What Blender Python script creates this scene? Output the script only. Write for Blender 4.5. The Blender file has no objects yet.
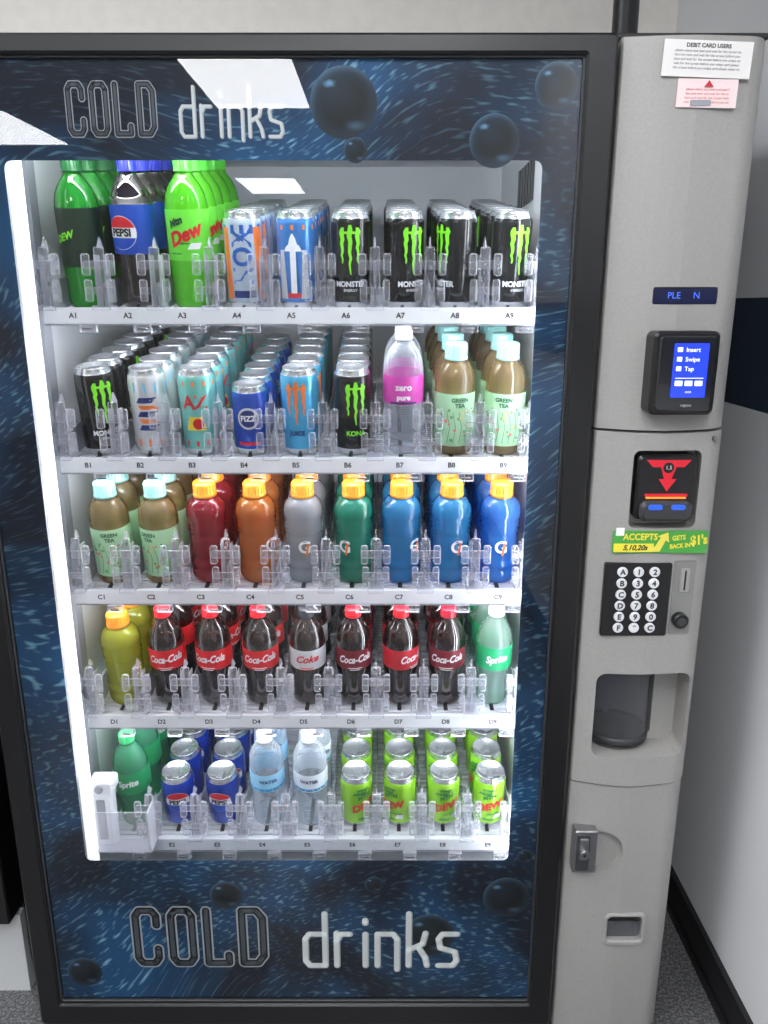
import bpy, bmesh, math, random
from mathutils import Matrix, Vector, Euler
random.seed(7)
scene = bpy.context.scene
col = scene.collection

# ------------------------------------------------------------------ materials
def lin(c):
    o = []
    for v in c[:3]:
        v = v/255.0
        o.append(v/12.92 if v <= .04045 else ((v+.055)/1.055)**2.4)
    return (o[0], o[1], o[2], 1.0)

MATS = {}
def mat(name, rgb, rough=.5, metal=0., emit=0., coat=0., spec=.5):
    if name in MATS: return MATS[name]
    m = bpy.data.materials.new(name); m.use_nodes = True
    b = m.node_tree.nodes['Principled BSDF']
    b.inputs['Base Color'].default_value = lin(rgb)
    b.inputs['Roughness'].default_value = rough
    b.inputs['Metallic'].default_value = metal
    b.inputs['Specular IOR Level'].default_value = spec
    b.inputs['Coat Weight'].default_value = coat
    if emit:
        b.inputs['Emission Color'].default_value = lin(rgb)
        b.inputs['Emission Strength'].default_value = emit
    MATS[name] = m
    return m

def noisy(name, rgb1, rgb2, scale, rough=.5, metal=0., lo=.4, hi=.6, bump=0., coat=0.):
    m = mat(name, rgb1, rough, metal, coat=coat); nt = m.node_tree; b = nt.nodes['Principled BSDF']
    tc = nt.nodes.new('ShaderNodeTexCoord'); n = nt.nodes.new('ShaderNodeTexNoise')
    n.inputs['Scale'].default_value = scale; n.inputs['Detail'].default_value = 4
    r = nt.nodes.new('ShaderNodeValToRGB')
    r.color_ramp.elements[0].position = lo; r.color_ramp.elements[0].color = lin(rgb1)
    r.color_ramp.elements[1].position = hi; r.color_ramp.elements[1].color = lin(rgb2)
    nt.links.new(tc.outputs['Object'], n.inputs['Vector'])
    nt.links.new(n.outputs['Fac'], r.inputs['Fac'])
    nt.links.new(r.outputs['Color'], b.inputs['Base Color'])
    return m

def clear(name, tint, opac, body=(235, 238, 245), rough=.12, edge=.6, blend=.35):
    """thin clear plastic : fresnel-like mix of transparent and glossy body"""
    m = bpy.data.materials.new(name); m.use_nodes = True; nt = m.node_tree
    b = nt.nodes['Principled BSDF']; out = nt.nodes['Material Output']
    b.inputs['Base Color'].default_value = lin(body); b.inputs['Roughness'].default_value = rough
    b.inputs['Coat Weight'].default_value = .5
    t = nt.nodes.new('ShaderNodeBsdfTransparent'); t.inputs['Color'].default_value = lin(tint)
    lw = nt.nodes.new('ShaderNodeLayerWeight'); lw.inputs['Blend'].default_value = blend
    mp = nt.nodes.new('ShaderNodeMapRange')
    mp.inputs['To Min'].default_value = opac; mp.inputs['To Max'].default_value = min(1, opac+edge)
    mx = nt.nodes.new('ShaderNodeMixShader')
    nt.links.new(lw.outputs['Facing'], mp.inputs['Value'])
    nt.links.new(mp.outputs['Result'], mx.inputs['Fac'])
    nt.links.new(t.outputs[0], mx.inputs[1]); nt.links.new(b.outputs[0], mx.inputs[2])
    nt.links.new(mx.outputs[0], out.inputs['Surface'])
    return m

def liquid(name, rgb, trans=.4, rough=.05, dark=.5, see=.2):
    m = bpy.data.materials.new(name); m.use_nodes = True; nt = m.node_tree; L = nt.links.new
    b = nt.nodes['Principled BSDF']; out = nt.nodes['Material Output']
    c = lin(rgb)
    lw = nt.nodes.new('ShaderNodeLayerWeight'); lw.inputs['Blend'].default_value = .45
    mc = nt.nodes.new('ShaderNodeMix'); mc.data_type = 'RGBA'
    mc.inputs[6].default_value = c; mc.inputs[7].default_value = (c[0]*dark, c[1]*dark, c[2]*dark, 1)  # centre lighter, edges darker in colour, standing in for light inside the liquid
    L(lw.outputs['Facing'], mc.inputs[0]); L(mc.outputs[2], b.inputs['Base Color'])
    b.inputs['Roughness'].default_value = rough; b.inputs['Specular IOR Level'].default_value = .9
    b.inputs['Coat Weight'].default_value = 1.; b.inputs['Coat Roughness'].default_value = .03
    t = nt.nodes.new('ShaderNodeBsdfTranslucent'); L(mc.outputs[2], t.inputs['Color'])
    mx = nt.nodes.new('ShaderNodeMixShader'); mx.inputs['Fac'].default_value = trans
    L(b.outputs[0], mx.inputs[1]); L(t.outputs[0], mx.inputs[2])
    tp = nt.nodes.new('ShaderNodeBsdfTransparent'); mxv = max(c[:3]); tp.inputs['Color'].default_value = (c[0]/mxv, c[1]/mxv, c[2]/mxv, 1)
    m2 = nt.nodes.new('ShaderNodeMixShader'); m2.inputs['Fac'].default_value = see
    L(mx.outputs[0], m2.inputs[1]); L(tp.outputs[0], m2.inputs[2]); L(m2.outputs[0], out.inputs['Surface'])
    return m

BLACK = mat('black_plastic', (16, 16, 18), .35)
FRAME = mat('black_door_frame', (13, 13, 15), .34, coat=.1)
CABB = noisy('black_cabinet_paint', (18, 18, 20), (24, 24, 26), 60, .5)
SILVER = noisy('silver_paint', (154, 152, 149), (158, 156, 153), 240, .5, .08)
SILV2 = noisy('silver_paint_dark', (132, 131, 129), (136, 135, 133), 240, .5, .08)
WHITE = mat('white_liner', (234, 236, 239), .4)
TRAY = mat('white_tray', (236, 238, 243), .35)
GREYP = mat('grey_plastic', (150, 153, 160), .4)
DARKG = mat('dark_grey', (52, 53, 56), .5)
METAL = mat('brushed_metal', (150, 150, 152), .3, .9)
ALU = mat('can_aluminium', (215, 217, 220), .24, .85)
PAPER = mat('paper', (226, 224, 222), .7)
INK = mat('ink', (40, 40, 44), .7)
CLEAR = clear('clear_guard_plastic', (252, 252, 255), .06, (244, 244, 250), .05, .72, .45)
CLEARD = clear('smoked_cup_plastic', (205, 208, 213), .07, (165, 167, 171), .06, .45, .4)
DIVID = clear('lane_divider_plastic', (225, 228, 235), .40, (215, 218, 228), .2, .3)
PET = clear('clear_bottle_plastic', (240, 244, 248), .10, (225, 230, 236), .04, .6, .4)

# ------------------------------------------------------------------ mesh builder
class MB:
    def __init__(s):
        s.v = []; s.f = []; s.mi = []; s.sm = []; s.mats = []
    def m(s, material):
        if material not in s.mats: s.mats.append(material)
        return s.mats.index(material)
    def add(s, vs, fs, material, M=None, smooth=False):
        o = len(s.v)
        for p in vs:
            p = Vector(p)
            s.v.append(tuple(M @ p) if M else tuple(p))
        k = s.m(material)
        for f in fs:
            s.f.append(tuple(i+o for i in f)); s.mi.append(k); s.sm.append(smooth)
    def merge(s, other, M):
        o = len(s.v)
        s.v += [tuple(M @ Vector(p)) for p in other.v]
        remap = [s.m(x) for x in other.mats]
        s.f += [tuple(i+o for i in f) for f in other.f]
        s.mi += [remap[i] for i in other.mi]; s.sm += other.sm
    def build(s, name, parent=None, recalc=True):
        me = bpy.data.meshes.new(name)
        me.from_pydata(s.v, [], s.f)
        for x in s.mats: me.materials.append(x)
        me.polygons.foreach_set('material_index', s.mi)
        me.polygons.foreach_set('use_smooth', s.sm)
        if recalc:
            bm = bmesh.new(); bm.from_mesh(me)
            bmesh.ops.recalc_face_normals(bm, faces=bm.faces)
            bm.to_mesh(me); bm.free()
        me.update()
        ob = bpy.data.objects.new(name, me); col.objects.link(ob)
        if parent: ob.parent = parent
        return ob

def box(mb, material, x0, x1, y0, y1, z0, z1, M=None):
    vs = [(x0, y0, z0), (x1, y0, z0), (x1, y1, z0), (x0, y1, z0), (x0, y0, z1), (x1, y0, z1), (x1, y1, z1), (x0, y1, z1)]
    fs = [(0, 3, 2, 1), (4, 5, 6, 7), (0, 1, 5, 4), (1, 2, 6, 5), (2, 3, 7, 6), (3, 0, 4, 7)]
    mb.add(vs, fs, material, M)

def rrect(x0, x1, z0, z1, r, n=5):
    r = max(min(r, (x1-x0)/2-1e-5, (z1-z0)/2-1e-5), 1e-5)
    pts = []
    for cx, cz, a0 in ((x1-r, z0+r, -90), (x1-r, z1-r, 0), (x0+r, z1-r, 90), (x0+r, z0+r, 180)):
        for i in range(n+1):
            a = math.radians(a0+90*i/n)
            pts.append((cx+r*math.cos(a), cz+r*math.sin(a)))
    return pts

def stack(mb, material, rings, M=None, cap0=True, cap1=True, smooth=False):
    n = len(rings[0][0]); vs = []
    for pts, y in rings:
        vs += [(p[0], y, p[1]) for p in pts]
    fs = []
    for k in range(len(rings)-1):
        for i in range(n):
            j = (i+1) % n
            fs.append((k*n+i, k*n+j, (k+1)*n+j, (k+1)*n+i))
    if cap0: fs.append(tuple(range(n)))
    if cap1: fs.append(tuple(range((len(rings)-1)*n, len(rings)*n)))
    mb.add(vs, fs, material, M, smooth)

def rr(mb, material, x0, x1, z0, z1, y0, y1, r=.004, c=.0015, M=None):
    full = rrect(x0, x1, z0, z1, r); ins = rrect(x0+c, x1-c, z0+c, z1-c, max(r-c, .0003))
    stack(mb, material, [(ins, y0), (full, y0+c), (full, y1)], M)

def ring(mb, material, o, oi, y0, y1, r_o=.003, r_i=.003, c=.0015):
    O = rrect(*o, r_o); I = rrect(*oi, r_i)
    Oc = rrect(o[0]+c, o[1]-c, o[2]+c, o[3]-c, r_o); Ic = rrect(oi[0]-c, oi[1]+c, oi[2]-c, oi[3]+c, r_i)
    stack(mb, material, [(O, y1), (O, y0+c), (Oc, y0), (Ic, y0), (I, y0+c), (I, y1), (O, y1)], cap0=False, cap1=False)

def circ(cx, cz, r, n=24): return [(cx+r*math.cos(2*math.pi*i/n), cz+r*math.sin(2*math.pi*i/n)) for i in range(n)]
def disc(mb, material, cx, cz, r, y0, y1, c=.001, n=24, M=None):
    stack(mb, material, [(circ(cx, cz, r-c, n), y0), (circ(cx, cz, r, n), y0+c), (circ(cx, cz, r, n), y1)], M)

def lathe(mb, prof, mats, segs=26, M=None, smooth=True):
    idx = []; vs = []
    for k, (r, z) in enumerate(prof):
        if r < 1e-6:
            idx.append([len(vs)]*segs); vs.append((0, 0, z))
        else:
            row = []
            for i in range(segs):
                a = 2*math.pi*i/segs
                row.append(len(vs)); vs.append((r*math.sin(a), -r*math.cos(a), z))
            idx.append(row)
    groups = {}
    for k in range(len(prof)-1):
        fs = groups.setdefault(mats[k].name, (mats[k], []))[1]
        for i in range(segs):
            j = (i+1) % segs
            f = [idx[k][i], idx[k][j], idx[k+1][j], idx[k+1][i]]
            g = []
            for q in f:
                if q not in g: g.append(q)
            if len(g) > 2: fs.append(tuple(g))
    o = len(mb.v)
    for p in vs: mb.v.append(tuple(M @ Vector(p)) if M else p)
    for m_, fs in groups.values():
        k = mb.m(m_)
        for f in fs:
            mb.f.append(tuple(i+o for i in f)); mb.mi.append(k); mb.sm.append(smooth)

TC = {}
def textmesh(s, size, shear=0., bold=0., align='CENTER', sx=1.):
    key = (s, size, shear, bold, align, sx)
    if key in TC: return TC[key]
    cu = bpy.data.curves.new('t', 'FONT'); cu.body = s; cu.size = size; cu.shear = shear; cu.offset = bold
    cu.align_x = align; cu.align_y = 'CENTER'; cu.resolution_u = 3
    ob = bpy.data.objects.new('t', cu); col.objects.link(ob)
    dg = bpy.context.evaluated_depsgraph_get(); dg.update()
    me = bpy.data.meshes.new_from_object(ob.evaluated_get(dg))
    vs = [(v.co.x*sx, v.co.y) for v in me.vertices]; fs = [tuple(p.vertices) for p in me.polygons]
    bpy.data.objects.remove(ob); bpy.data.curves.remove(cu); bpy.data.meshes.remove(me)
    TC[key] = (vs, fs); return TC[key]

def text(mb, material, s, size, x, z, y, rot=0., shear=0., bold=0., align='CENTER', sx=1.):
    vs, fs = textmesh(s, size, shear, bold, align, sx)
    c, n = math.cos(rot), math.sin(rot)
    mb.add([(x+a*c-b*n, y, z+a*n+b*c) for a, b in vs], fs, material)

def wrap(mb, material, vs, fs, r, z0, u0=0., rot=0.):
    c, n = math.cos(rot), math.sin(rot); out = []
    for a, b in vs:
        u = a*c-b*n+u0; z = a*n+b*c+z0
        out.append((r*math.sin(u/r), -r*math.cos(u/r), z))
    mb.add(out, fs, material)
def wtext(mb, material, s, size, r, z, u=0., rot=0., shear=0., bold=0., sx=1.):
    vs, fs = textmesh(s, size, shear, bold, 'CENTER', sx); wrap(mb, material, vs, fs, r+.0007, z, u, rot)
def wpoly(mb, material, pts, r, z=0, u=0):
    vs = []; fs = []
    nseg = 6
    for (l, rgt, zz) in pts:
        for i in range(nseg+1): vs.append((l+(rgt-l)*i/nseg, zz))
    for k in range(len(pts)-1):
        for i in range(nseg):
            a = k*(nseg+1)+i; fs.append((a, a+1, a+nseg+2, a+nseg+1))
    wrap(mb, material, vs, fs, r+.0005, z, u)
def wdisc(mb, material, cu_, cz, rad, r, off=.0006, half=None):
    pts = []
    N = 12
    for k in range(N+1):
        a = -math.pi/2+math.pi*k/N
        if half == 'top' and a < .1: continue
        if half == 'bot' and a > -.1: continue
        w = rad*math.cos(a); pts.append((-w, w, rad*math.sin(a)))
    vs = []; fs = []; ns = 6
    for l, g, zz in pts:
        for i in range(ns+1): vs.append((l+(g-l)*i/ns, zz))
    for k in range(len(pts)-1):
        for i in range(ns):
            a = k*(ns+1)+i; fs.append((a, a+1, a+ns+2, a+ns+1))
    wrap(mb, material, vs, fs, r+off, cz, cu_)

def strokes(mb, material, lines, x, z, w, h, th, y):
    for ln in lines:
        P = [Vector((x+a*w, z+b*h)) for a, b in ln]
        for i, p in enumerate(P):
            mb.add([(q[0], y, q[1]) for q in circ(p.x, p.y, th/2, 12)], [tuple(range(12))], material)
            if i:
                q = P[i-1]; d = (p-q)
                if d.length < 1e-6: continue
                d.normalize(); n = Vector((-d.y, d.x))*th/2
                mb.add([(a.x, y, a.y) for a in (q+n, q-n, p-n, p+n)], [(0, 1, 2, 3)], material)

# ------------------------------------------------------------------ camera
cam = bpy.data.cameras.new('camera'); cam.sensor_fit = 'VERTICAL'; cam.sensor_height = 24; cam.lens = 18
cam.clip_start = .02
co = bpy.data.objects.new('camera', cam); col.objects.link(co)
co.location = (0, -1.256, 1.45); co.rotation_euler = (math.radians(75), 0, 0)
scene.camera = co
scene.view_settings.view_transform = 'Standard'
scene.view_settings.exposure = 0.08

w = bpy.data.worlds.new('world'); scene.world = w; w.use_nodes = True
w.node_tree.nodes['Background'].inputs[0].default_value = (.5, .52, .55, 1)
w.node_tree.nodes['Background'].inputs[1].default_value = .3

# ------------------------------------------------------------------ room
XW = .72; XL = -4.2; YB = .88; YF = -9.; ZC = 2.7
def wall_mat():
    m = mat('painted_side_wall', (214, 216, 219), .6); nt = m.node_tree; b = nt.nodes['Principled BSDF']
    tc = nt.nodes.new('ShaderNodeTexCoord'); sp = nt.nodes.new('ShaderNodeSeparateXYZ')
    r = nt.nodes.new('ShaderNodeValToRGB'); r.color_ramp.interpolation = 'CONSTANT'
    mp = nt.nodes.new('ShaderNodeMapRange'); mp.inputs['From Max'].default_value = 2.7
    e = r.color_ramp.elements; e[0].position = 0; e[0].color = lin((220, 221, 224))
    e[1].position = 1.245/2.7; e[1].color = lin((40, 52, 70))
    k = e.new(1.46/2.7); k.color = lin((208, 210, 214))
    nt.links.new(tc.outputs['Object'], sp.inputs[0]); nt.links.new(sp.outputs['Z'], mp.inputs['Value'])
    nt.links.new(mp.outputs['Result'], r.inputs['Fac']); nt.links.new(r.outputs['Color'], b.inputs['Base Color'])
    return m
WALLM = noisy('painted_wall', (216, 212, 206), (221, 217, 211), 25, .7)
CEILM = mat('ceiling_tile', (222, 222, 219), .8)
FLOORM = noisy('speckled_floor', (66, 66, 68), (118, 118, 120), 180, .28, 0, .45, .62)
def slab(name, material, *a):
    mb = MB(); box(mb, material, *a); return mb.build(name)
slab('floor', FLOORM, XL, XW, YF, YB, -.05, 0)
slab('ceiling', CEILM, XL, XW, YF, YB, ZC, ZC+.05)
slab('wall_back', WALLM, XL-.05, XW+.05, YB, YB+.05, -.05, ZC+.05)
slab('wall_right', wall_mat(), XW, XW+.05, YF, YB, -.05, ZC+.05)
slab('wall_left', WALLM, XL-.05, XL, YF, YB, -.05, ZC+.05)
slab('wall_front', WALLM, XL-.05, XW+.05, YF-.05, YF, -.05, ZC+.05)
BASEM = mat('black_baseboard', (20, 20, 22), .45)
mb = MB(); box(mb, BASEM, XW-.012, XW, YF, YB, 0, .1); box(mb, BASEM, XW-.017, XW-.012, YF, YB, 0, .02); mb.build('baseboard_right')
mb = MB(); box(mb, BASEM, XL, XW-.02, YB-.012, YB, 0, .1); box(mb, BASEM, XL, XW-.02, YB-.017, YB-.012, 0, .02); mb.build('baseboard_back')

PANEL = mat('ceiling_light_diffuser', (250, 252, 255), .5, emit=19.)
def light_panel(cx, cy):
    e = bpy.data.objects.new('ceiling_light', None); col.objects.link(e); e.location = (0, 0, 0)
    m1 = MB(); box(m1, PANEL, cx-.3, cx+.3, cy-.56, cy+.56, ZC-.006, ZC-.002); m1.build('diffuser', e)
    m2 = MB()
    for a in ((cx-.32, cx+.32, cy-.58, cy-.56), (cx-.32, cx+.32, cy+.56, cy+.58), (cx-.32, cx-.3, cy-.56, cy+.56), (cx+.3, cx+.32, cy-.56, cy+.56)):
        box(m2, CEILM, *a, ZC-.012, ZC)
    m2.build('trim_frame', e)
for c in ((-.78, -3.68), (-.95, -.75), (.12, -1.75), (-2.8, -4.85), (-2.8, -1.9), (-1.2, -7.6)):  # second and third are added, unseen, to light the machine and right wall
    light_panel(*c)

mb = MB(); lathe(mb, [(0, 1.835), (.028, 1.835), (.028, 1.85), (.022, 1.86), (.022, 2.68), (.03, 2.685), (.03, 2.699), (0, 2.699)], [BLACK]*7, 20, Matrix.Translation((.418, .25, 0)))
mb.build('cable_conduit')

# ------------------------------------------------------------------ vending machine
VM = bpy.data.objects.new('vending_machine', None); col.objects.link(VM)
mb = MB()
box(mb, CABB, -.70, -.612, .052, .80, .03, 1.829)
box(mb, CABB, .287, .562, .151, .80, .03, 1.829)
box(mb, CABB, .287, .338, .052, .151, .03, 1.829)
box(mb, CABB, -.612, .287, .052, .80, 1.775, 1.829)
box(mb, CABB, -.612, .287, .052, .80, .03, .33)
box(mb, CABB, -.612, .287, .70, .80, .33, 1.775)
for fx in (-.66, .52):
    for fy in (.19, .74):
        lathe(mb, [(0, 0), (.022, 0), (.022, .008), (.01, .012), (.01, .03), (0, .03)], [DARKG]*5, 16, Matrix.Translation((fx, fy, 0)))
mb.build('cabinet', VM)
mb = MB()
box(mb, WHITE, -.612, -.602, .052, .70, .33, 1.775)
box(mb, WHITE, .277, .287, .052, .70, .33, 1.775)
box(mb, WHITE, -.602, .277, .052, .70, 1.765, 1.775)
box(mb, WHITE, -.602, .277, .052, .70, .33, .34)
box(mb, mat('back_liner', (222, 224, 227), .6), -.602, .277, .69, .70, .34, 1.765)
for i in range(6):
    box(mb, BLACK, .2745, .2772, .27+i*.03, .288+i*.03, 1.64, 1.715)
for xx in (-.600, .268):
    box(mb, GREYP, xx, xx+.008, .12, .15, .34, 1.765)
mb.build('interior_liner', VM)

mb = MB()
ring(mb, FRAME, (-.70, .339, .031, 1.831), (-.657, .294, .083, 1.803), -.012, .05, .008, .006, .004)
ring(mb, mat('door_gasket', (50, 52, 56), .5), (-.66, .297, .080, 1.806), (-.654, .291, .086, 1.800), -.004, .006, .004, .004, .001)
mb.build('door_frame', VM)
g = bpy.data.materials.new('door_glass'); g.use_nodes = True; nt = g.node_tree
nt.nodes.remove(nt.nodes['Principled BSDF'])
gl = nt.nodes.new('ShaderNodeBsdfGlossy'); gl.inputs['Roughness'].default_value = 0.0
tr = nt.nodes.new('ShaderNodeBsdfTransparent'); tr.inputs['Color'].default_value = (.98, .985, .985, 1)
fr = nt.nodes.new('ShaderNodeFresnel'); fr.inputs['IOR'].default_value = 1.6
mx = nt.nodes.new('ShaderNodeMixShader')
nt.links.new(fr.outputs[0], mx.inputs[0]); nt.links.new(tr.outputs[0], mx.inputs[1]); nt.links.new(gl.outputs[0], mx.inputs[2])
nt.links.new(mx.outputs[0], nt.nodes['Material Output'].inputs[0])
mb = MB(); mb.add([(-.657, 0, .083), (.294, 0, .083), (.294, 0, 1.803), (-.657, 0, 1.803)], [(0, 1, 2, 3)], g)
mb.build('door_glass', VM, recalc=False)

# printed graphic
def graphic():
    m = bpy.data.materials.new('blue_water_print'); m.use_nodes = True; nt = m.node_tree; b = nt.nodes['Principled BSDF']
    L = nt.links.new; N = nt.nodes.new
    tc = N('ShaderNodeTexCoord'); n0 = N('ShaderNodeTexNoise'); n0.inputs['Scale'].default_value = 2.4; n0.inputs['Detail'].default_value = 0
    L(tc.outputs['Object'], n0.inputs['Vector'])
    sb = N('ShaderNodeVectorMath'); sb.operation = 'SUBTRACT'; sb.inputs[1].default_value = (.5, .5, .5)
    L(n0.outputs['Color'], sb.inputs[0])
    sc = N('ShaderNodeVectorMath'); sc.operation = 'SCALE'; sc.inputs['Scale'].default_value = .36; L(sb.outputs[0], sc.inputs[0])
    ad = N('ShaderNodeVectorMath'); ad.operation = 'ADD'; L(tc.outputs['Object'], ad.inputs[0]); L(sc.outputs[0], ad.inputs[1])
    rt = N('ShaderNodeVectorRotate'); rt.rotation_type = 'Y_AXIS'; rt.inputs['Angle'].default_value = math.radians(20); L(ad.outputs[0], rt.inputs['Vector'])
    mu = N('ShaderNodeVectorMath'); mu.operation = 'MULTIPLY'; mu.inputs[1].default_value = (52, 1, 165); L(rt.outputs[0], mu.inputs[0])
    n1 = N('ShaderNodeTexNoise'); n1.inputs['Scale'].default_value = 1; n1.inputs['Detail'].default_value = .6; L(mu.outputs[0], n1.inputs['Vector'])
    r1 = N('ShaderNodeValToRGB'); r1.color_ramp.elements[0].position = .56; r1.color_ramp.elements[1].position = .76; L(n1.outputs['Fac'], r1.inputs['Fac'])
    n2 = N('ShaderNodeTexNoise'); n2.inputs['Scale'].default_value = 4.5; n2.inputs['Detail'].default_value = 2.0; L(ad.outputs[0], n2.inputs['Vector'])
    r2 = N('ShaderNodeValToRGB'); r2.color_ramp.elements[0].position = .40; r2.color_ramp.elements[1].position = .66; L(n2.outputs['Fac'], r2.inputs['Fac'])
    base = N('ShaderNodeMix'); base.data_type = 'RGBA'; base.inputs[6].default_value = lin((5, 22, 46)); base.inputs[7].default_value = lin((22, 92, 142)); L(r2.outputs['Color'], base.inputs[0])
    ml = N('ShaderNodeMath'); ml.operation = 'MULTIPLY'; L(r1.outputs['Color'], ml.inputs[0])
    a2 = N('ShaderNodeMath'); a2.operation = 'MULTIPLY_ADD'; a2.inputs[1].default_value = .85; a2.inputs[2].default_value = .13; L(r2.outputs['Color'], a2.inputs[0]); L(a2.outputs[0], ml.inputs[1])
    fin = N('ShaderNodeMix'); fin.data_type = 'RGBA'; L(ml.outputs[0], fin.inputs[0]); L(base.outputs[2], fin.inputs[6]); fin.inputs[7].default_value = lin((150, 210, 235))
    L(fin.outputs[2], b.inputs['Base Color']); b.inputs['Roughness'].default_value = .6
    L(fin.outputs[2], b.inputs['Emission Color']); b.inputs['Emission Strength'].default_value = .12
    return m
mb = MB()
O = rrect(-.657, .294, .083, 1.803, .004); I = rrect(-.576, .24, .415, 1.663, .012)
stack(mb, graphic(), [(O, .004), (I, .004)], cap0=False, cap1=False)
mb.build('printed_graphic', VM)
bm_ = bpy.data.meshes.new('printed_bubbles'); V = []; F = []; C = []
for cx, cz, r in ((-.060, 1.742, .050), (.166, 1.690, .038), (-.043, 1.677, .018), (.255, 1.765, .032), (.240, .330, .046), (.272, .425, .015),
                  (.09, .24, .050), (-.31, .335, .032), (-.605, .15, .035), (-.02, .36, .018)):
    cx2 = min(cx, .294-r) if cx > 0 else max(cx, -.657+r)
    o = len(V); V.append((cx2, .0032, cz)); NR = 14; NS = 40
    def shade(dx, dz):
        d = math.hypot(dx, dz)
        v = .012+.035*max(0, 1-math.hypot(dx+.30, dz-.40)*1.1)
        v += .04*max(0, (d-.6)/.4)
        v += .24*max(0, (d-.74)/.26)**2*max(0, .15+.6*dz-.35*dx)
        v += .75*max(0, 1-math.hypot((dx+.42)/.18, (dz-.52)/.12))
        v += .16*max(0, 1-math.hypot((dx-.35)/.35, (dz+.62)/.16))
        return (v*.42, v*.9, v*1.45, 1)
    C.append(shade(0, 0))
    for k in range(1, NR+1):
        for i in range(NS):
            a = 2*math.pi*i/NS; dx = math.cos(a)*k/NR; dz = math.sin(a)*k/NR
            V.append((cx2+r*dx, .0032, cz+r*dz)); C.append(shade(dx, dz))
    for i in range(NS): F.append((o, o+1+i, o+1+(i+1) % NS))
    for k in range(NR-1):
        for i in range(NS):
            a = o+1+k*NS+i; b2 = o+1+k*NS+(i+1) % NS; F.append((a, b2, b2+NS, a+NS))
bm_.from_pydata(V, [], F); ca = bm_.color_attributes.new('Col', 'FLOAT_COLOR', 'POINT')
for i, c in enumerate(C): ca.data[i].color = c
m = mat('printed_bubble_ink', (10, 20, 30), .6); at = m.node_tree.nodes.new('ShaderNodeAttribute'); at.attribute_name = 'Col'
m.node_tree.links.new(at.outputs['Color'], m.node_tree.nodes['Principled BSDF'].inputs['Base Color'])
bm_.materials.append(m); ob = bpy.data.objects.new('printed_bubbles', bm_); col.objects.link(ob); ob.parent = VM

LT = {'C': [[(1, .72), (1, .9), (.8, 1), (.2, 1), (0, .9), (0, .1), (.2, 0), (.8, 0), (1, .1), (1, .28)]],
      'O': [[(.2, 1), (.8, 1), (1, .9), (1, .1), (.8, 0), (.2, 0), (0, .1), (0, .9), (.2, 1)]],
      'L': [[(0, 1), (0, 0), (1, 0), (1, .16)]],
      'D': [[(0, 0), (0, 1), (.7, 1), (1, .86), (1, .14), (.7, 0), (0, 0)]],
      'd': [[(1, 1.05), (1, 0)], [(1, .64), (.2, .64), (0, .54), (0, .1), (.2, 0), (1, 0)]],
      'r': [[(0, .66), (0, 0)], [(0, .5), (.3, .64), (.9, .64)]],
      'i': [[(.5, .64), (.5, 0)], [(.5, .86), (.5, .92)]],
      'n': [[(0, 0), (0, .64), (.8, .64), (1, .54), (1, -.08)]],
      'k': [[(0, 1.05), (0, 0)], [(.9, .66), (.75, .44), (0, .32)], [(.55, .36), (.9, .16), (1, 0)]],
      's': [[(1, .64), (.2, .64), (0, .54), (.1, .36), (.9, .28), (1, .1), (.8, 0), (0, 0)]]}
LG = mat('letter_outline_print', (190, 196, 200), .6, emit=.15)
LW = mat('letter_white_print', (228, 232, 232), .6, emit=.2)
LD = mat('letter_fill_print', (18, 36, 54), .6)
LM = mat('letter_inner_print', (104, 116, 124), .6)
def cold(mb, x0, x1, z0, h, xa, xb, tk=.17):
    wl = (x1-x0)/4; t = wl*.31
    for i, ch in enumerate('COLD'):
        x = x0+i*wl+t*.5; wd = wl*.89-t
        strokes(mb, LG, LT[ch], x, z0+t/2, wd, h-t, t, .0029)
        strokes(mb, LD, LT[ch], x, z0+t/2, wd, h-t, t*.70, .0026)
        strokes(mb, LM, LT[ch], x, z0+t/2, wd, h-t, t*.38, .0023)
    ws = {'d': 1, 'r': .8, 'i': .5, 'n': 1, 'k': .95, 's': .95}
    tot = sum(ws.values()); u = (xb-xa)/tot; x = xa; t = u*tk
    for ch in 'drinks':
        strokes(mb, LG, LT[ch], x+t/2+.0012, z0+t/2-.001, u*ws[ch]*.8-t, h*.88-t, t*1.25, .0026)
        strokes(mb, LW, LT[ch], x+t/2, z0+t/2, u*ws[ch]*.8-t, h*.88-t, t, .0023)
        x += u*ws[ch]
mb = MB()
cold(mb, -.503, -.222, .162, .148, -.163, .162)
cold(mb, -.474, -.334, 1.694, .078, -.306, -.144, .14)
mb.build('printed_lettering', VM)

LED = mat('led_diffuser', (250, 252, 255), .5, emit=.9)
LED_FILL = mat('led_and_fill_bar', (246, 250, 255), .5, emit=30.)
mb = MB()
rr(mb, LED, -.578, -.562, .36, 1.70, .014, .034, .004, .002)
rr(mb, LED_FILL, .258, .268, .36, 1.74, .026, .036, .004, .002)
box(mb, LED_FILL, -.55, .25, .045, .058, 1.72, 1.732)
for z in (1.447, 1.191, .9425, .685):
    box(mb, LED_FILL, -.56, .25, .0865, .0965, z-.026, z-.0205)  # added fill bars, hidden behind the shelf fronts, to brighten the rows
mb.build('led_strips_and_fill_bars', VM)

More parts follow.
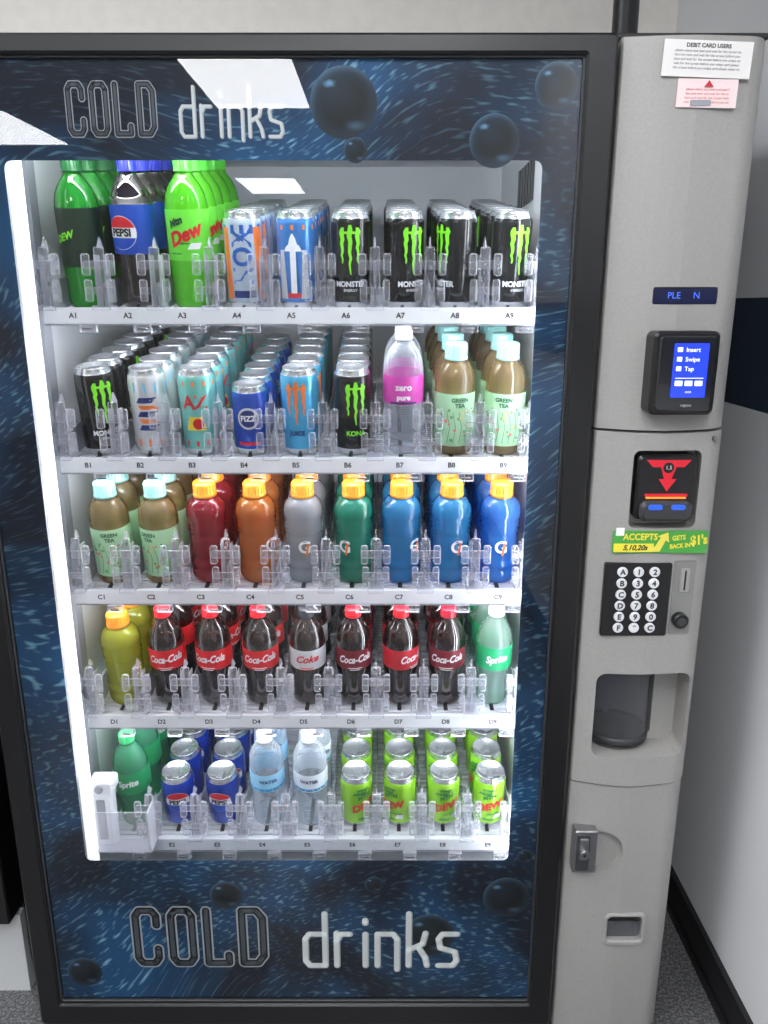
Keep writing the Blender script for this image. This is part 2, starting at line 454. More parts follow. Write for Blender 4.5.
# ------------------------------------------------------------------ shelves
TILT = math.radians(9.5)
SINK = .012
SZ = {'A': 1.447, 'B': 1.191, 'C': .9425, 'D': .685, 'E': .406}
YS = .08
LX = [-.519+.0916*i for i in range(9)]
G = MB()
rr(G, CLEAR, -.008, .008, .0, .098, -.004, .002, .003, .001)
for z0, z1, hw in ((.022, .034, .025), (.062, .076, .026)):
    rr(G, CLEAR, -hw, hw, z0, z1, -.008, -.003, .004, .0012)
for sx in (-1, 1):
    a, b = sorted((sx*.013, sx*.025)); rr(G, CLEAR, a, b, .010, .046, -.014, -.006, .004, .002)
    a, b = sorted((sx*.014, sx*.027)); rr(G, CLEAR, a, b, .052, .087, -.014, -.006, .004, .002)
    a, b = sorted((sx*.007, sx*.009)); box(G, CLEAR, a, b, -.003, .022, .004, .086)
G.add([(-.002, -.004, .096), (.002, -.004, .096), (.002, .022, .096), (-.002, .022, .096), (-.001, .006, .114), (.001, .006, .114)],
      [(0, 1, 2, 3), (0, 1, 5, 4), (1, 2, 5), (2, 3, 4, 5), (3, 0, 4)], CLEAR)
rr(G, CLEAR, -.015, .015, -.004, .004, -.014, .03, .002, .001)
for row, z in SZ.items():
    M = Matrix.Translation((0, YS, z-SINK)) @ Matrix.Rotation(TILT, 4, 'X')
    mb = MB()
    box(mb, TRAY, -.572, .260, .004, .56, -.0065, -.003, M)
    for i in range(46):
        s = .012+i*.012
        box(mb, TRAY, -.57, .258, s, s+.006, -.003, 0, M)
    for x in LX:
        box(mb, DARKG, x-.004, x+.004, .03, .55, -.001, .0004, M)
    rr(mb, TRAY, -.572, .262, z-.026, z+.001, YS-.004, YS+.004, .002, .001)
    box(mb, GREYP, -.572, .262, YS-.0045, YS+.002, z-.0285, z-.0262)
    mb.build('shelf_%s' % row.lower(), VM)
    mb = MB()
    for i in range(10):
        x = LX[0]-.0458+.0916*i
        box(mb, DIVID, x-.0012, x+.0012, .02, .55, 0, .050, M)
    mb.build('lane_dividers_%s' % row.lower(), VM)
    mb = MB()
    for i, x in enumerate(LX):
        text(mb, INK, '%s%d' % (row, i+1), .0125, x-.003, z-.0125, YS-.0047, bold=.0003)
        rr(mb, CLEAR, x+.008, x+.036, z-.040, z-.026, YS-.014, YS-.003, .002, .001)
        rr(mb, METAL, x+.014, x+.030, z-.035, z-.032, YS-.016, YS-.012, .001, .0005)
    mb.build('shelf_labels_%s' % row.lower(), VM)
    mb = MB()
    for i in range(10):
        x = LX[0]-.0458+.0916*i
        mb.merge(G, Matrix.Translation((x, YS+.006, z)))
    mb.build('lane_guards_%s' % row.lower(), VM)

mb = MB()
rr(mb, TRAY, -.574, -.532, .40, .550, .045, .070, .006, .003)
rr(mb, TRAY, -.574, -.526, .535, .562, .038, .076, .005, .002)
disc(mb, GREYP, -.551, .548, .008, .034, .04)
rr(mb, GREYP, -.562, -.545, .43, .52, .0435, .046, .003, .001)
rr(mb, CLEAR, -.575, -.455, .418, .506, .024, .028, .004, .001)
rr(mb, CLEAR, -.460, -.455, .418, .506, .026, .062, .002, .001)
rr(mb, CLEAR, -.575, -.455, .414, .419, .026, .062, .002, .001)
mb.build('delivery_arm', VM)

# ------------------------------------------------------------------ drinks
def can(H, body, deco=None, r=.0335):
    mb = MB()
    prof = [(0, .006), (.020, .004), (.024, 0), (.0265, .001), (.0315, .009), (r, .015), (r, H-.019), (.0315, H-.011), (.0278, H-.003), (.0288, H), (.0272, H), (.026, H-.005), (0, H-.005)]
    ms = [ALU]*5+[body]+[body]+[ALU]*5
    lathe(mb, prof, ms, 28)
    box(mb, ALU, -.006, .006, -.018, .004, H-.005, H-.0035)
    if deco: deco(mb, r, H)
    return mb
def plastic(rgb): return mat('plastic_%d_%d_%d' % rgb, rgb, .35, coat=.3)
def lab(rgb): return mat('label_%d_%d_%d' % rgb, rgb, .4)
def canpaint(rgb, metal=.35): return mat('canpaint_%d_%d_%d' % rgb, rgb, .22, metal, coat=.6)

def soda(H, liq, label, cap, deco=None, contour=False, r=.036, lz=(.095, .150), capr=.0148, segs=28, ribs=False):
    mb = MB(); f = H/.232
    if contour:
        prof = [(0, .004), (.024, 0), (.031, .004), (.0345, .014), (.0312, .040), (.0322, .07), (r-.001, .09), (r-.0006, lz[0]), (r-.0006, lz[1]), (.0342, .160), (.0315, .174), (.0255, .188), (.0190, .199), (.0150, .207), (.0135, .212)]
    elif ribs:
        prof = [(0, .004), (.024, 0), (.032, .004), (.0345, .012)]
        for i in range(5): prof += [(.0332, .018+i*.014), (.0350, .025+i*.014)]
        prof += [(.0352, lz[0]), (.0352, lz[1])]
        prof += [(.0335, lz[1]+.004), (.0348, lz[1]+.010), (.0335, lz[1]+.016), (.0325, .178), (.026, .193), (.018, .204), (.0135, .212)]
    else:
        prof = [(0, .004), (.024, 0), (.032, .004), (r, .016), (r-.0015, .04), (r, .06), (r, lz[0]-.002), (r+.0004, lz[0]), (r+.0004, lz[1]), (r, lz[1]+.002), (.0352, .166), (.0325, .180), (.027, .192), (.0195, .202), (.0148, .208), (.0135, .212)]
    ms = [liq]*(len(prof))
    for k in range(len(prof)-1):
        if abs(prof[k][1]-lz[0]) < 1e-6 and abs(prof[k+1][1]-lz[1]) < 1e-6: ms[k] = label
    prof = [(a, b*f) for a, b in prof]
    hc = .212*f
    prof += [(capr+.0008, hc+.0005), (capr+.0008, hc+.003), (capr, hc+.004), (capr, H-.0015), (capr-.0015, H), (0, H)]
    ms += [cap]*6
    lathe(mb, prof, ms, segs)
    for i in range(16):
        a = 2*math.pi*i/16; R = Matrix.Rotation(a, 4, 'Z')
        box(mb, cap, -.0007, .0007, -capr-.0005, -capr+.001, hc+.005, H-.002, R)
    if deco: deco(mb, (.0356 if ribs else (r-.0006 if contour else r+.0004)), H)
    return mb
def sport(liq, cap, label, deco=None, H=.200):
    r = .0372; mb = MB()
    prof = [(0, .004), (.025, 0), (.033, .004), (r, .014), (r, .026), (.0345, .031), (r, .036), (r, .045), (.0345, .050), (.0352, .055), (.0352, .100)]
    for i in range(3): prof += [(.0343, .104+i*.009), (r, .1085+i*.009)]
    prof += [(.0350, .131), (r+.0008, .136), (r+.0002, .146), (.0350, .155), (.0305, .163), (.0245, .169), (.0200, .172)]
    n = len(prof)
    prof += [(.0215, .1725), (.0215, .178), (.0203, .179), (.0200, H-.003), (.018, H), (0, H)]
    ms = [liq]*n+[cap]*6
    lathe(mb, prof, ms[:len(prof)-1], 28)
    for i in range(20):
        a = 2*math.pi*i/20; R = Matrix.Rotation(a, 4, 'Z')
        box(mb, cap, -.0008, .0008, -.0208, -.0193, .180, H-.004, R)
    if deco: deco(mb, .0356, H)
    return mb
def tea(liq, cap, label, deco=None, H=.200):
    r = .0362; mb = MB()
    prof = [(0, .004), (.026, 0), (.033, .003), (r, .010), (r-.001, .018), (r+.0003, .020), (r+.0003, .116), (r-.0005, .118), (r, .130), (.0350, .144), (.0305, .156), (.0240, .165), (.0185, .171)]
    ms = [liq]*5+[label]+[liq]*7
    prof += [(.0205, .1715), (.0205, .176), (.0193, .177), (.0191, H-.002), (.0175, H), (0, H)]
    ms += [cap]*6
    lathe(mb, prof, ms[:len(prof)-1], 28)
    for i in range(20):
        a = 2*math.pi*i/20; R = Matrix.Rotation(a, 4, 'Z')
        box(mb, cap, -.0007, .0007, -.0199, -.0185, .178, H-.003, R)
    if deco: deco(mb, r+.0003, H)
    return mb

def claw(colr, txt=None, tcol=None, txt2=None):
    def d(mb, r, H):
        k = H/.158
        for i, (u, top, bot) in enumerate(((-.0135, .134, .078), (0, .138, .060), (.0135, .134, .078))):
            w = .0042; rows = []
            n = 9
            for j in range(n+1):
                t = j/n; zz = bot+(top-bot)*t
                wd = w*(.25+.9*t) if t < .9 else w*.6
                wob = .0012*math.sin(j*2.3+i)
                rows.append((u-wd+wob, u+wd+wob, zz*k))
            wpoly(mb, colr, rows, r)
        wpoly(mb, colr, [(-.0175, .0175, .124*k), (-.016, .016, .128*k)], r)
        if txt: wtext(mb, tcol, txt, .0125, r, .044*k, bold=.0005, sx=.95)
        if txt2: wtext(mb, tcol, txt2, .0065, r, .034*k)
    return d
BK = canpaint((14, 14, 15)); WT = lab((238, 239, 241)); GRN = mat('claw_green', (120, 215, 40), .35, emit=.12)
RED = lab((210, 28, 40)); ORG = lab((236, 120, 40)); NAVY = lab((24, 44, 110)); LBL = lab((120, 190, 225)); SIL = lab((196, 200, 206)); YEL = lab((240, 214, 60))
def deco_lines(mb, colr, r, z0, n=4, w=.012, dz=.004, u=0):
    for i in range(n):
        ww = w*(1-.25*(i % 2)); wpoly(mb, colr, [(-ww, ww, z0-i*dz), (-ww, ww, z0-i*dz+.0016)], r, u=u)
def d_nos(mb, r, H):
    wpoly(mb, ORG, [(-.036, -.022, .02), (-.036, -.026, H-.024)], r)
    wpoly(mb, ORG, [(.024, .038, .02), (.020, .038, H-.024)], r)
    wpoly(mb, NAVY, [(-.020, .020, .022), (-.020, .020, .034)], r)
    wtext(mb, lab((30, 90, 170)), 'NOX', .046, r, H*.55, rot=math.radians(90), bold=.0015, sx=.85)
    wpoly(mb, lab((30, 90, 170)), [(-.05, .05, H-.034), (-.05, .05, H-.020)], r)
def d_arrow(mb, r, H):
    wpoly(mb, WT, [(-.005, .005, .03), (-.005, .005, .10)], r)
    wpoly(mb, WT, [(-.016, .016, .098), (-.001, .001, .126)], r)
    wpoly(mb, SIL, [(-.028, -.012, .02), (-.024, -.016, .10)], r)
    wpoly(mb, SIL, [(.012, .028, .02), (.016, .024, .10)], r)
    wpoly(mb, RED, [(-.012, .012, .022), (-.012, .012, .030)], r)
    wpoly(mb, ORG, [(-.06, .06, H-.028), (-.06, .06, H-.020)], r)
def d_b2(mb, r, H):
    wpoly(mb, ORG, [(-.06, .06, .02), (-.06, .06, .034)], r)
    wpoly(mb, LBL, [(-.06, .06, H-.040), (-.06, .06, H-.022)], r)
    for z in (.05, .075, .10): wpoly(mb, NAVY, [(-.018, .010, z), (-.012, .020, z+.010)], r)
    for z in (.063, .088): wpoly(mb, ORG, [(-.010, .022, z), (-.016, .012, z+.008)], r)
def d_b3(mb, r, H):
    wpoly(mb, RED, [(-.06, .06, .02), (-.06, .06, .030)], r)
    wtext(mb, RED, 'AZ', .034, r, .10, bold=.001)
    wpoly(mb, YEL, [(-.018, .018, .05), (-.012, .012, .075)], r)
    wdisc(mb, RED, .004, .062, .010, r, .0009)
    wpoly(mb, ORG, [(-.06, .06, H-.028), (-.06, .06, H-.020)], r)
def d_b4(mb, r, H):
    wdisc(mb, SIL, 0, H*.56, .020, r)
    wdisc(mb, NAVY, 0, H*.56, .016, r, .0009)
    wtext(mb, WT, 'FIZZ', .014, r+.0006, H*.56, bold=.0005)
    wpoly(mb, RED, [(-.02, .02, .022), (-.02, .02, .028)], r)
BMID = lab((20, 70, 180))
def d_pepsi_can(mb, r, H):
    wdisc(mb, WT, 0, H*.56, .025, r)
    wdisc(mb, RED, 0, H*.56, .0245, r, .0009, 'top')
    wdisc(mb, BMID, 0, H*.56, .0245, r, .0009, 'bot')
    wpoly(mb, WT, [(-.0235, .0235, H*.56-.007), (-.0235, .0235, H*.56+.008)], r+.0005)
    wtext(mb, INK, 'PEPSI', .0155, r+.0006, H*.56, bold=.0007)
DGR = lab((20, 110, 50))
def d_lime_can(mb, r, H):
    wtext(mb, RED, 'DEW', .024, r, H*.46, rot=math.radians(18), bold=.0012, shear=.3)
    wtext(mb, DGR, 'MTN', .013, r, H*.66, rot=math.radians(18), bold=.0008, shear=.3)
    wpoly(mb, DGR, [(-.024, .002, H*.70), (-.012, .012, H*.82)], r)
    wpoly(mb, DGR, [(-.014, .010, H*.18), (-.002, .026, H*.32)], r)
    wpoly(mb, WT, [(.010, .026, H*.22), (.014, .028, H*.30)], r)
def d_dew_bottle(mb, r, H):
    z = H*.53
    wpoly(mb, DGR, [(-.030, -.008, z-.034), (-.010, .014, z-.016)], r)
    wtext(mb, RED, 'Dew', .030, r, z-.004, rot=math.radians(22), bold=.0014, shear=.3)
    wtext(mb, lab((12, 70, 40)), 'Mtn', .016, r, z+.016, u=-.014, rot=math.radians(22), bold=.0008, shear=.3)
    wpoly(mb, WT, [(.004, .024, z-.026), (.010, .030, z-.016)], r)
def d_dark_dew(mb, r, H):
    wtext(mb, GRN, 'DEW', .016, r, H*.50, rot=math.radians(16), bold=.0006, shear=.3)
def d_pepsi_bottle(mb, r, H):
    z = H*.53
    wdisc(mb, WT, 0, z, .027, r)
    wdisc(mb, RED, 0, z, .0262, r, .0009, 'top')
    wdisc(mb, BMID, 0, z, .0262, r, .0009, 'bot')
    wpoly(mb, WT, [(-.025, .025, z-.008), (-.025, .025, z+.008)], r+.0005)
    wtext(mb, INK, 'PEPSI', .0165, r+.0008, z, bold=.0008)
def d_coke(txt, c, size=.022):
    def d(mb, r, H):
        wtext(mb, c, txt, size, r, H*.535, rot=math.radians(4), shear=.45, bold=.0007, sx=.72 if len(txt) > 5 else .95)
        deco_lines(mb, c, r, H*.44, 2, .014)
    return d
def d_sprite(mb, r, H):
    wtext(mb, WT, 'Sprite', .021, r, H*.53, rot=math.radians(8), shear=.3, bold=.0008, sx=.85)
def d_g(mb, r, H):
    wtext(mb, WT, 'G', .034, r-.0002, .080, bold=.0010)
    wpoly(mb, ORG, [(-.003, .001, .064), (-.001, .003, .076), (.0, .005, .088)], r+.0004, u=.004)
def d_tea(mb, r, H):
    dk = lab((40, 95, 62)); pk = lab((222, 120, 120)); yl = lab((236, 206, 120)); mg = lab((110, 170, 110))
    wtext(mb, dk, 'GREEN', .010, r, .105, bold=.0004)
    wtext(mb, dk, 'TEA', .010, r, .095, bold=.0004)
    rnd = random.Random(3)
    for i in range(26):
        u = rnd.uniform(-.036, .036); z = rnd.uniform(.030, .088)
        wdisc(mb, (pk, yl, dk, mg, mg)[i % 5], u, z, rnd.uniform(.0016, .0034), r, .0009)
    for i in range(7):
        u = -.033+.011*i; wpoly(mb, dk, [(u, u+.0008, .026), (u+.004, u+.0048, .055), (u-.002, u-.0012, .084)], r)
def d_vit(mb, r, H):
    wtext(mb, WT, 'zero', .016, r, .128, bold=.0006)
    wtext(mb, WT, 'pure', .013, r, .110, bold=.0006)
    wpoly(mb, lab((60, 40, 90)), [(-.024, .024, .098), (-.024, .024, .102)], r)
def d_water(mb, r, H):
    wtext(mb, NAVY, 'WATER', .011, r, H*.55, bold=.0004)
    wpoly(mb, lab((60, 150, 200)), [(-.05, .05, H*.44), (-.05, .05, H*.47)], r)

COLA = liquid('cola_liquid', (32, 14, 10), .1, see=.04); LIME = liquid('lime_liquid', (120, 240, 40), .4, dark=.55); DLIME = liquid('green_liquid', (50, 185, 60), .4)
TEAL = liquid('tea_liquid', (168, 146, 104), .4, see=.38); GSP = liquid('green_bottle_plastic', (100, 190, 155), .4, see=.42)
GREY = liquid('clear_sport_liquid', (194, 199, 206), .4, see=.45); REDL = liquid('red_liquid', (170, 38, 56), .4, see=.28); ORL = liquid('orange_liquid', (220, 142, 66), .45, see=.35)
TGL = liquid('teal_liquid', (30, 160, 136), .4, see=.28); BLL = liquid('blue_liquid', (55, 160, 212), .4, see=.34); BLD = liquid('deep_blue_liquid', (56, 135, 218), .4, see=.28); YLL = liquid('yellow_liquid', (206, 210, 70), .45, see=.35)
GCL = liquid('pale_green_bottle', (198, 220, 212), .4, see=.55)
cO = plastic((245, 150, 40)); cR = plastic((205, 24, 36)); cB = plastic((44, 56, 190)); cG = plastic((90, 215, 60)); cDG = plastic((24, 110, 50)); cW = plastic((230, 232, 236)); cT = plastic((160, 216, 212)); cGS = plastic((60, 180, 110))
monster = lambda: can(.160, BK, claw(GRN, 'MONSTER', WT, 'ENERGY'))
cokeb = lambda lb, txt, c, cap=cR: soda(.212, COLA, lb, cap, d_coke(txt, c), contour=True, lz=(.098, .146))
teab = lambda: tea(TEAL, cT, lab((172, 216, 172)), d_tea)
sp = lambda l: sport(l, cO, None, d_g)
rows = {
 'A': [(soda(.240, DLIME, lab((20, 44, 26)), cDG, d_dark_dew, lz=(.07, .160)), 'soda_bottles', -.5), (soda(.240, COLA, lab((26, 70, 170)), cB, d_pepsi_bottle, lz=(.09, .165)), 'cola_bottles', -.35),
       (soda(.240, LIME, lab((110, 222, 60)), cG, d_dew_bottle, lz=(.08, .158)), 'soda_bottles', 0), (can(.160, canpaint((190, 205, 220)), d_nos), 'energy_drink_cans', .1),
       (can(.160, canpaint((52, 125, 200)), d_arrow), 'energy_drink_cans', -.1)]+[(monster(), 'energy_drink_cans', a) for a in (.0, .45, -1.0, .3)],
 'B': [(monster(), 'energy_drink_cans', .7), (can(.158, canpaint((222, 224, 226)), d_b2), 'energy_drink_cans', .1), (can(.158, canpaint((125, 205, 195)), d_b3), 'iced_tea_cans', 0),
       (can(.128, canpaint((30, 75, 180)), d_b4), 'soda_cans', 0), (can(.158, canpaint((75, 175, 220)), claw(ORG, 'JUICE', NAVY)), 'energy_drink_cans', -.1),
       (can(.158, BK, claw(GRN, 'KONA', GRN)), 'energy_drink_cans', .2),
       (soda(.225, PET, lab((205, 70, 170)), cW, d_vit, lz=(.10, .152)), 'flavored_water_bottles', 0), (teab(), 'iced_tea_bottles', .2), (teab(), 'iced_tea_bottles', -.2)],
 'C': [(teab(), 'iced_tea_bottles', .2), (teab(), 'iced_tea_bottles', -.4)]+[(sp(l), 'sports_drink_bottles', a) for l, a in ((REDL, 1.1), (ORL, .9), (GREY, .1), (TGL, -.5), (BLL, .8), (BLL, .3), (BLD, 0))],
 'D': [(sp(YLL), 'sports_drink_bottles', 1.)]+[(cokeb(lab((215, 28, 36)), 'Coca-Cola', WT), 'cola_bottles', a) for a in (.1, -.2, .05)] +
      [(cokeb(lab((205, 208, 212)), 'Coke', RED, plastic((40, 40, 44))), 'cola_bottles', 0), (cokeb(lab((120, 22, 38)), 'Coca-Cola', WT, cR), 'cola_bottles', .1),
       (cokeb(lab((190, 24, 40)), 'Coca-Cola', WT), 'cola_bottles', .9), (cokeb(lab((120, 22, 38)), 'Coca-Cola', WT, plastic((150, 20, 40))), 'cola_bottles', -.1),
       (soda(.214, GCL, lab((30, 165, 105)), cW, d_sprite, contour=True), 'soda_bottles', 0)],
 'E': [(soda(.222, GSP, lab((30, 150, 90)), cGS, d_sprite, contour=True), 'soda_bottles', 0), (can(.128, canpaint((24, 64, 175)), d_pepsi_can), 'cola_cans', .15), (can(.128, canpaint((24, 64, 175)), d_pepsi_can), 'cola_cans', -.1),
       (soda(.225, PET, lab((150, 205, 235)), cW, d_water, ribs=True, lz=(.10, .145)), 'water_bottles', .2), (soda(.225, PET, lab((225, 235, 245)), cW, d_water, ribs=True, lz=(.10, .145)), 'water_bottles', 0)] +
      [(can(.128, canpaint((160, 222, 55)), d_lime_can), 'soda_cans', a) for a in (.5, -.6, .1, -.1)],
}
for row, items in rows.items():
    for i, (it, nm, yaw) in enumerate(items):
        iscan = 'can' in nm
        n = 7 if iscan else 5
        if PET in it.mats: n = 2
        pitch = .068 if iscan else .0770
        out = MB()
        for k in range(n):
            s = .036+(.034 if iscan else .037)+k*pitch
            M = Matrix.Translation((LX[i]+.003, YS, SZ[row]-SINK)) @ Matrix.Rotation(TILT, 4, 'X') @ Matrix.Translation((random.uniform(-.002, .002), s, .0008)) @ Matrix.Rotation(yaw if k == 0 else random.uniform(-.8, .8), 4, 'Z')
            out.merge(it, M)
        out.build(nm)

# ------------------------------------------------------------------ payment column
before = set(bpy.data.objects)
def section():
    p = [(.352, .14), (.352, -.004), (.3545, -.008)]
    for i in range(1, 9):
        x = .3545+(.532-.3545)*i/8; p.append((x, -.008-.010*math.sin(math.pi*.5*min(1, i/5))+(.0 if i <= 5 else .0018*(i-5))))
    cx, cy, r = .532, .0274, .0398
    for i in range(1, 13):
        a = math.radians(-90+90*i/12); p.append((cx+r*math.cos(a), cy+r*math.sin(a)))
    p.append((.5718, .14))
    return p
def panel(name, z0, z1, sb, st, yo, cutters):
    sec = section(); n = len(sec); V = []
    def f(x, s): return -s*math.sin(math.pi*min(1, max(0, (x-.352)/.22)))
    for x, y in sec: V.append((x, y+(yo if y < .1 else 0), z0+f(x, sb)))
    for x, y in sec: V.append((x, y+(yo if y < .1 else 0), z1+f(x, st)))
    F = [(i, (i+1) % n, (i+1) % n+n, i+n) for i in range(n)]+[tuple(range(n)), tuple(range(n, 2*n))]
    mb = MB(); mb.add(V, F, SILVER); ob = mb.build(name, VM)
    bm = bmesh.new(); bm.from_mesh(ob.data)
    bmesh.ops.triangulate(bm, faces=[f_ for f_ in bm.faces if len(f_.verts) > 4]); bm.to_mesh(ob.data); bm.free()
    cobs = []
    for c in cutters:
        cb = MB(); c(cb); cobj = cb.build('cut'); cobs.append(cobj)
        md = ob.modifiers.new('b', 'BOOLEAN'); md.object = cobj; md.operation = 'DIFFERENCE'; md.solver = 'EXACT'
    if cutters:
        dg = bpy.context.evaluated_depsgraph_get(); dg.update()
        me = bpy.data.meshes.new_from_object(ob.evaluated_get(dg)); ob.modifiers.clear(); ob.data = me
        for c in cobs: bpy.data.objects.remove(c)
    for p_ in ob.data.polygons: p_.use_smooth = False
    return ob
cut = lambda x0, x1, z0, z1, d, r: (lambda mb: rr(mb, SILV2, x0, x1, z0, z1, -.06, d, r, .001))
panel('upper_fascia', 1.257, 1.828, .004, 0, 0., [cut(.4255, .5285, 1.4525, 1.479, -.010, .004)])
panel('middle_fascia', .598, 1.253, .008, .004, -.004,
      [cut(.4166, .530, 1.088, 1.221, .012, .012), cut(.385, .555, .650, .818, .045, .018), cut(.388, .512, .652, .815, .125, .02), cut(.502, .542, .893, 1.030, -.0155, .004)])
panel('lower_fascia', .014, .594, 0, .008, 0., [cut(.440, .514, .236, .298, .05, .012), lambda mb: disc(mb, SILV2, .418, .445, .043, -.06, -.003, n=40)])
mb = MB(); rr(mb, CABB, .344, .571, 1.829, 1.836, .0, .14, .002, .001); mb.build('column_top', VM)

NB = mat('display_back', (14, 20, 60), .2); BT = mat('display_text', (60, 100, 225), .4, emit=.8)
mb = MB(); rr(mb, NB, .4262, .5278, 1.4532, 1.4783, -.0135, -.009, .003, .001)
text(mb, BT, 'PLE     N', .014, .475, 1.466, -.0139); mb.build('status_display', VM)
CR = bpy.data.objects.new('card_reader', None); col.objects.link(CR)
mb = MB()
rr(mb, BLACK, .4215, .524, 1.284, 1.413, -.055, -.016, .010, .004)
rr(mb, mat('reader_bezel', (28, 29, 33), .2, coat=.5), .430, .517, 1.291, 1.406, -.058, -.054, .006, .002)
mb.build('housing', CR)
mb = MB()
SCR = mat('reader_screen', (38, 62, 225), .2, emit=.75)
rr(mb, SCR, .452, .506, 1.312, 1.395, -.0595, -.057, .002, .0005)
SW = mat('screen_white', (240, 244, 255), .4, emit=.6)
for k, s in enumerate(('Insert', 'Swipe', 'Tap')):
    z = 1.385-k*.0145
    text(mb, SW, s, .0095, .470, z, -.0599, align='LEFT', bold=.0001); rr(mb, SW, .457, .465, z-.003, z+.004, -.0599, -.0594, .001, .0002)
for k in range(3): rr(mb, SW, .457+k*.0155, .469+k*.0155, 1.330, 1.338, -.0599, -.0594, .001, .0002)
rr(mb, SW, .457, .501, 1.3415, 1.3425, -.0599, -.0594, .0004, .0001)
text(mb, SW, 'ooo', .006, .479, 1.321, -.0599)
text(mb, mat('grey_print', (170, 170, 175), .5), 'nayoo', .007, .478, 1.300, -.0585)
mb.build('screen', CR)
mb = MB()
rr(mb, BLACK, .4235, .523, 1.104, 1.214, -.024, .011, .010, .004)
rr(mb, DARKG, .430, .517, 1.103, 1.138, -.036, -.02, .012, .006)
REDE = mat('validator_red', (205, 26, 45), .4, emit=.2); BLE = mat('validator_blue', (40, 90, 210), .4, emit=.4)
rr(mb, REDE, .438, .509, 1.144, 1.149, -.0262, -.0235, .002, .0005)
rr(mb, mat('validator_orange', (240, 150, 50), .4, emit=.5), .440, .507, 1.1405, 1.1435, -.0262, -.0235, .001, .0005)
for a, b in ((.442, .466), (.480, .504)): rr(mb, BLE, a, b, 1.124, 1.133, -.0368, -.0355, .004, .0004)
mb.add([(.461, -.0245, 1.194), (.487, -.0245, 1.194), (.480, -.0245, 1.174), (.489, -.0245, 1.174), (.474, -.0245, 1.153), (.459, -.0245, 1.174), (.468, -.0245, 1.174)], [(0, 6, 5, 4, 3, 2, 1)], REDE)
mb.add([(.437, -.0243, 1.206), (.511, -.0243, 1.206), (.500, -.0243, 1.194), (.448, -.0243, 1.194)], [(0, 1, 2, 3)], REDE)
disc(mb, BLACK, .474, 1.193, .009, -.0250, -.0243, .0003); text(mb, WT, '1,5', .009, .474, 1.193, -.0253)
mb.build('bill_validator', VM)
ST = mat('sticker_green', (70, 160, 66), .5); YW = mat('sticker_yellow', (232, 220, 66), .5)
mb = MB()
rr(mb, ST, .392, .552, 1.045, 1.084, -.0235, -.020, .001, .0003)
rr(mb, YW, .394, .462, 1.047, 1.062, -.0240, -.0234, .001, .0002)
text(mb, YW, 'ACCEPTS', .0155, .438, 1.0735, -.0242, bold=.0005, sx=.9)
text(mb, INK, '5,10,20s', .0125, .430, 1.0545, -.0244, bold=.0004, shear=.3)
mb.add([(x, -.0246, z+.002) for x, z in ((.452, 1.046), (.472, 1.046), (.481, 1.066), (.487, 1.062), (.484, 1.080), (.466, 1.073), (.472, 1.071), (.463, 1.054), (.452, 1.054))],
       [tuple(range(9))], mat('sticker_arrow', (232, 218, 90), .5))
text(mb, YW, 'GETS', .0115, .503, 1.072, -.0242, rot=.1, bold=.0004, sx=.85); text(mb, YW, 'BACK IN', .0105, .506, 1.058, -.0242, rot=.1, bold=.0004, sx=.85)
text(mb, YW, "$1's", .022, .537, 1.068, -.0244, rot=.1, bold=.001, sx=.8)
rr(mb, WT, .396, .410, 1.076, 1.090, -.0246, -.0238, .001, .0002)
mb.build('price_sticker')
mb = MB()
rr(mb, BLACK, .3825, .4975, .893, 1.027, -.0245, -.010, .004, .0015)
BTN = mat('key_button', (220, 222, 224), .4)
keys = ['A12', 'B34', 'C56', 'D78', 'E90', 'F*C']
for r_ in range(6):
    for c_ in range(3):
        cx = .412+c_*.0275; cz = 1.012-r_*.0205
        disc(mb, BTN, cx, cz, .0088, -.0285, -.024, .001, 20)
        text(mb, INK, keys[r_][c_], .0135, cx, cz, -.0288, bold=.0005)
mb.build('keypad', VM)
mb = MB()
rr(mb, SILV2, .503, .541, .894, 1.029, -.0165, -.012, .003, .001)
rr(mb, SILVER, .515, .531, .972, 1.016, -.0195, -.015, .003, .001)
rr(mb, BLACK, .5215, .5245, .976, 1.012, -.0200, -.0190, .001, .0003)
disc(mb, BLACK, .520, .922, .0135, -.030, -.015, .002)
disc(mb, DARKG, .520, .922, .008, -.033, -.029, .001)
mb.build('coin_slot', VM)
mb = MB(); disc(mb, METAL, .548, 1.24, .004, -.020, -.012); mb.build('screw', VM)
mb = MB()
rr(mb, GREYP, .389, .511, .653, .814, .118, .124, .01, .001)
cx = .449
lathe(mb, [(0, .664), (.052, .664), (.056, .668)], [DARKG]*2, 32, Matrix.Translation((cx, .058, 0)))
lathe(mb, [(.0562, .668), (.0562, .808), (.058, .812)], [CLEARD]*2, 32, Matrix.Translation((cx, .058, 0)))
lathe(mb, [(.057, .66), (.0605, .66), (.0605, .672), (.057, .674)], [DARKG]*3, 32, Matrix.Translation((cx, .058, 0)))
mb.build('delivery_port', VM)
mb = MB()
rr(mb, METAL, .362, .406, .410, .502, -.034, -.006, .004, .002)
rr(mb, DARKG, .367, .392, .416, .495, -.0352, -.033, .003, .001)
rr(mb, METAL, .371, .388, .443, .489, -.040, -.034, .003, .001)
disc(mb, METAL, .380, .458, .009, -.046, -.038); disc(mb, BLACK, .380, .458, .003, -.0465, -.0455, .0003)
mb.build('door_lock', VM)
mb = MB()
ring(mb, SILVER, (.436, .518, .230, .304), (.443, .511, .241, .297), -.022, -.010, .012, .009, .002)
rr(mb, DARKG, .442, .512, .238, .296, .040, .048, .008, .001)
rr(mb, CLEARD, .444, .510, .241, .275, -.010, -.007, .006, .001)
mb.build('coin_return', VM)

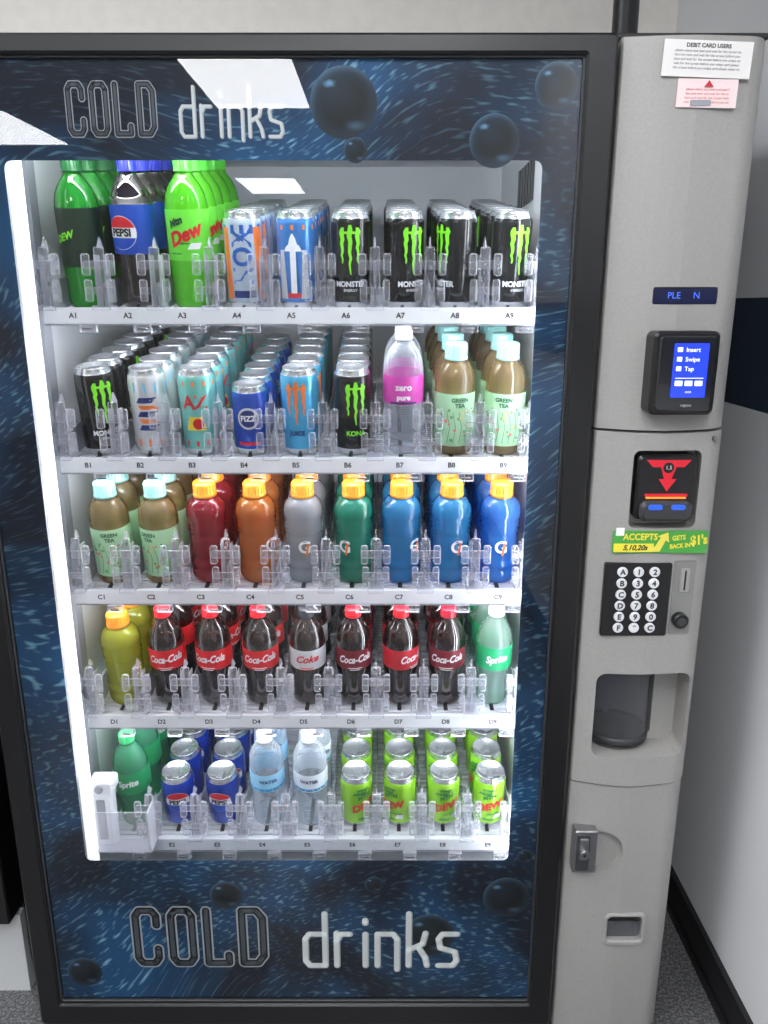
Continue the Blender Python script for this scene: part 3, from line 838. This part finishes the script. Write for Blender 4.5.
def notice(name, x0, x1, z0, z1, rot, c, lines, title, ink):
    mb = MB(); cx, cz = (x0+x1)/2, (z0+z1)/2
    box(mb, c, x0, x1, -.0205, -.0188, z0, z1)
    if title: text(mb, ink, title, .0075, cx, z1-.007, -.0209, bold=.0002)
    words = 'please select one item and wait for the screen before you swipe card '
    for k in range(lines):
        s = (words*2)[k*9:k*9+int((x1-x0)/.0026)]
        text(mb, ink, s, .0048, cx, z1-.014-k*.0056, -.0209)
    ob = mb.build(name)
    M = Matrix.Translation((cx, 0, cz)) @ Matrix.Rotation(rot, 4, 'Y') @ Matrix.Translation((-cx, 0, -cz))
    ob.matrix_world = M
    return ob
notice('paper_notice', .409, .538, 1.772, 1.820, math.radians(2), PAPER, 5, 'DEBIT CARD USERS', INK)
notice('paper_notice', .434, .522, 1.732, 1.770, math.radians(1), mat('paper_pink', (236, 214, 214), .7), 4, '', mat('red_ink', (200, 60, 60), .7))
mb = MB()
mb.add([(.472, -.0222, 1.759), (.486, -.0222, 1.759), (.479, -.0222, 1.768)], [(0, 1, 2)], mat('red_print', (190, 40, 50), .6))
rr(mb, GREYP, .454, .484, 1.7345, 1.742, -.0222, -.0205, .001, .0002); mb.build('notice_stamp')
for o_ in set(bpy.data.objects)-before:
    if o_.parent is None or o_.parent == VM:
        o_.location = o_.location + Vector((-.005, .009, 0))

# ------------------------------------------------------------------ neighbour machine at left (dark)
NM = bpy.data.objects.new('snack_machine', None); col.objects.link(NM)
mb = MB()
box(mb, CABB, -1.65, -.775, .12, .82, .06, 1.80)
box(mb, mat('white_kickplate', (190, 192, 194), .5), -1.65, -.775, .10, .80, .0, .20)
mb.build('body', NM)
mb = MB(); ring(mb, FRAME, (-1.65, -.775, .21, 1.80), (-1.60, -.82, .26, 1.75), .06, .12, .006, .004, .003)
rr(mb, DARKG, -1.605, -.815, .255, 1.755, .085, .119, .004, .002)
rr(mb, METAL, -.812, -.795, .80, 1.1, .03, .06, .004, .002)
mb.build('door', NM)
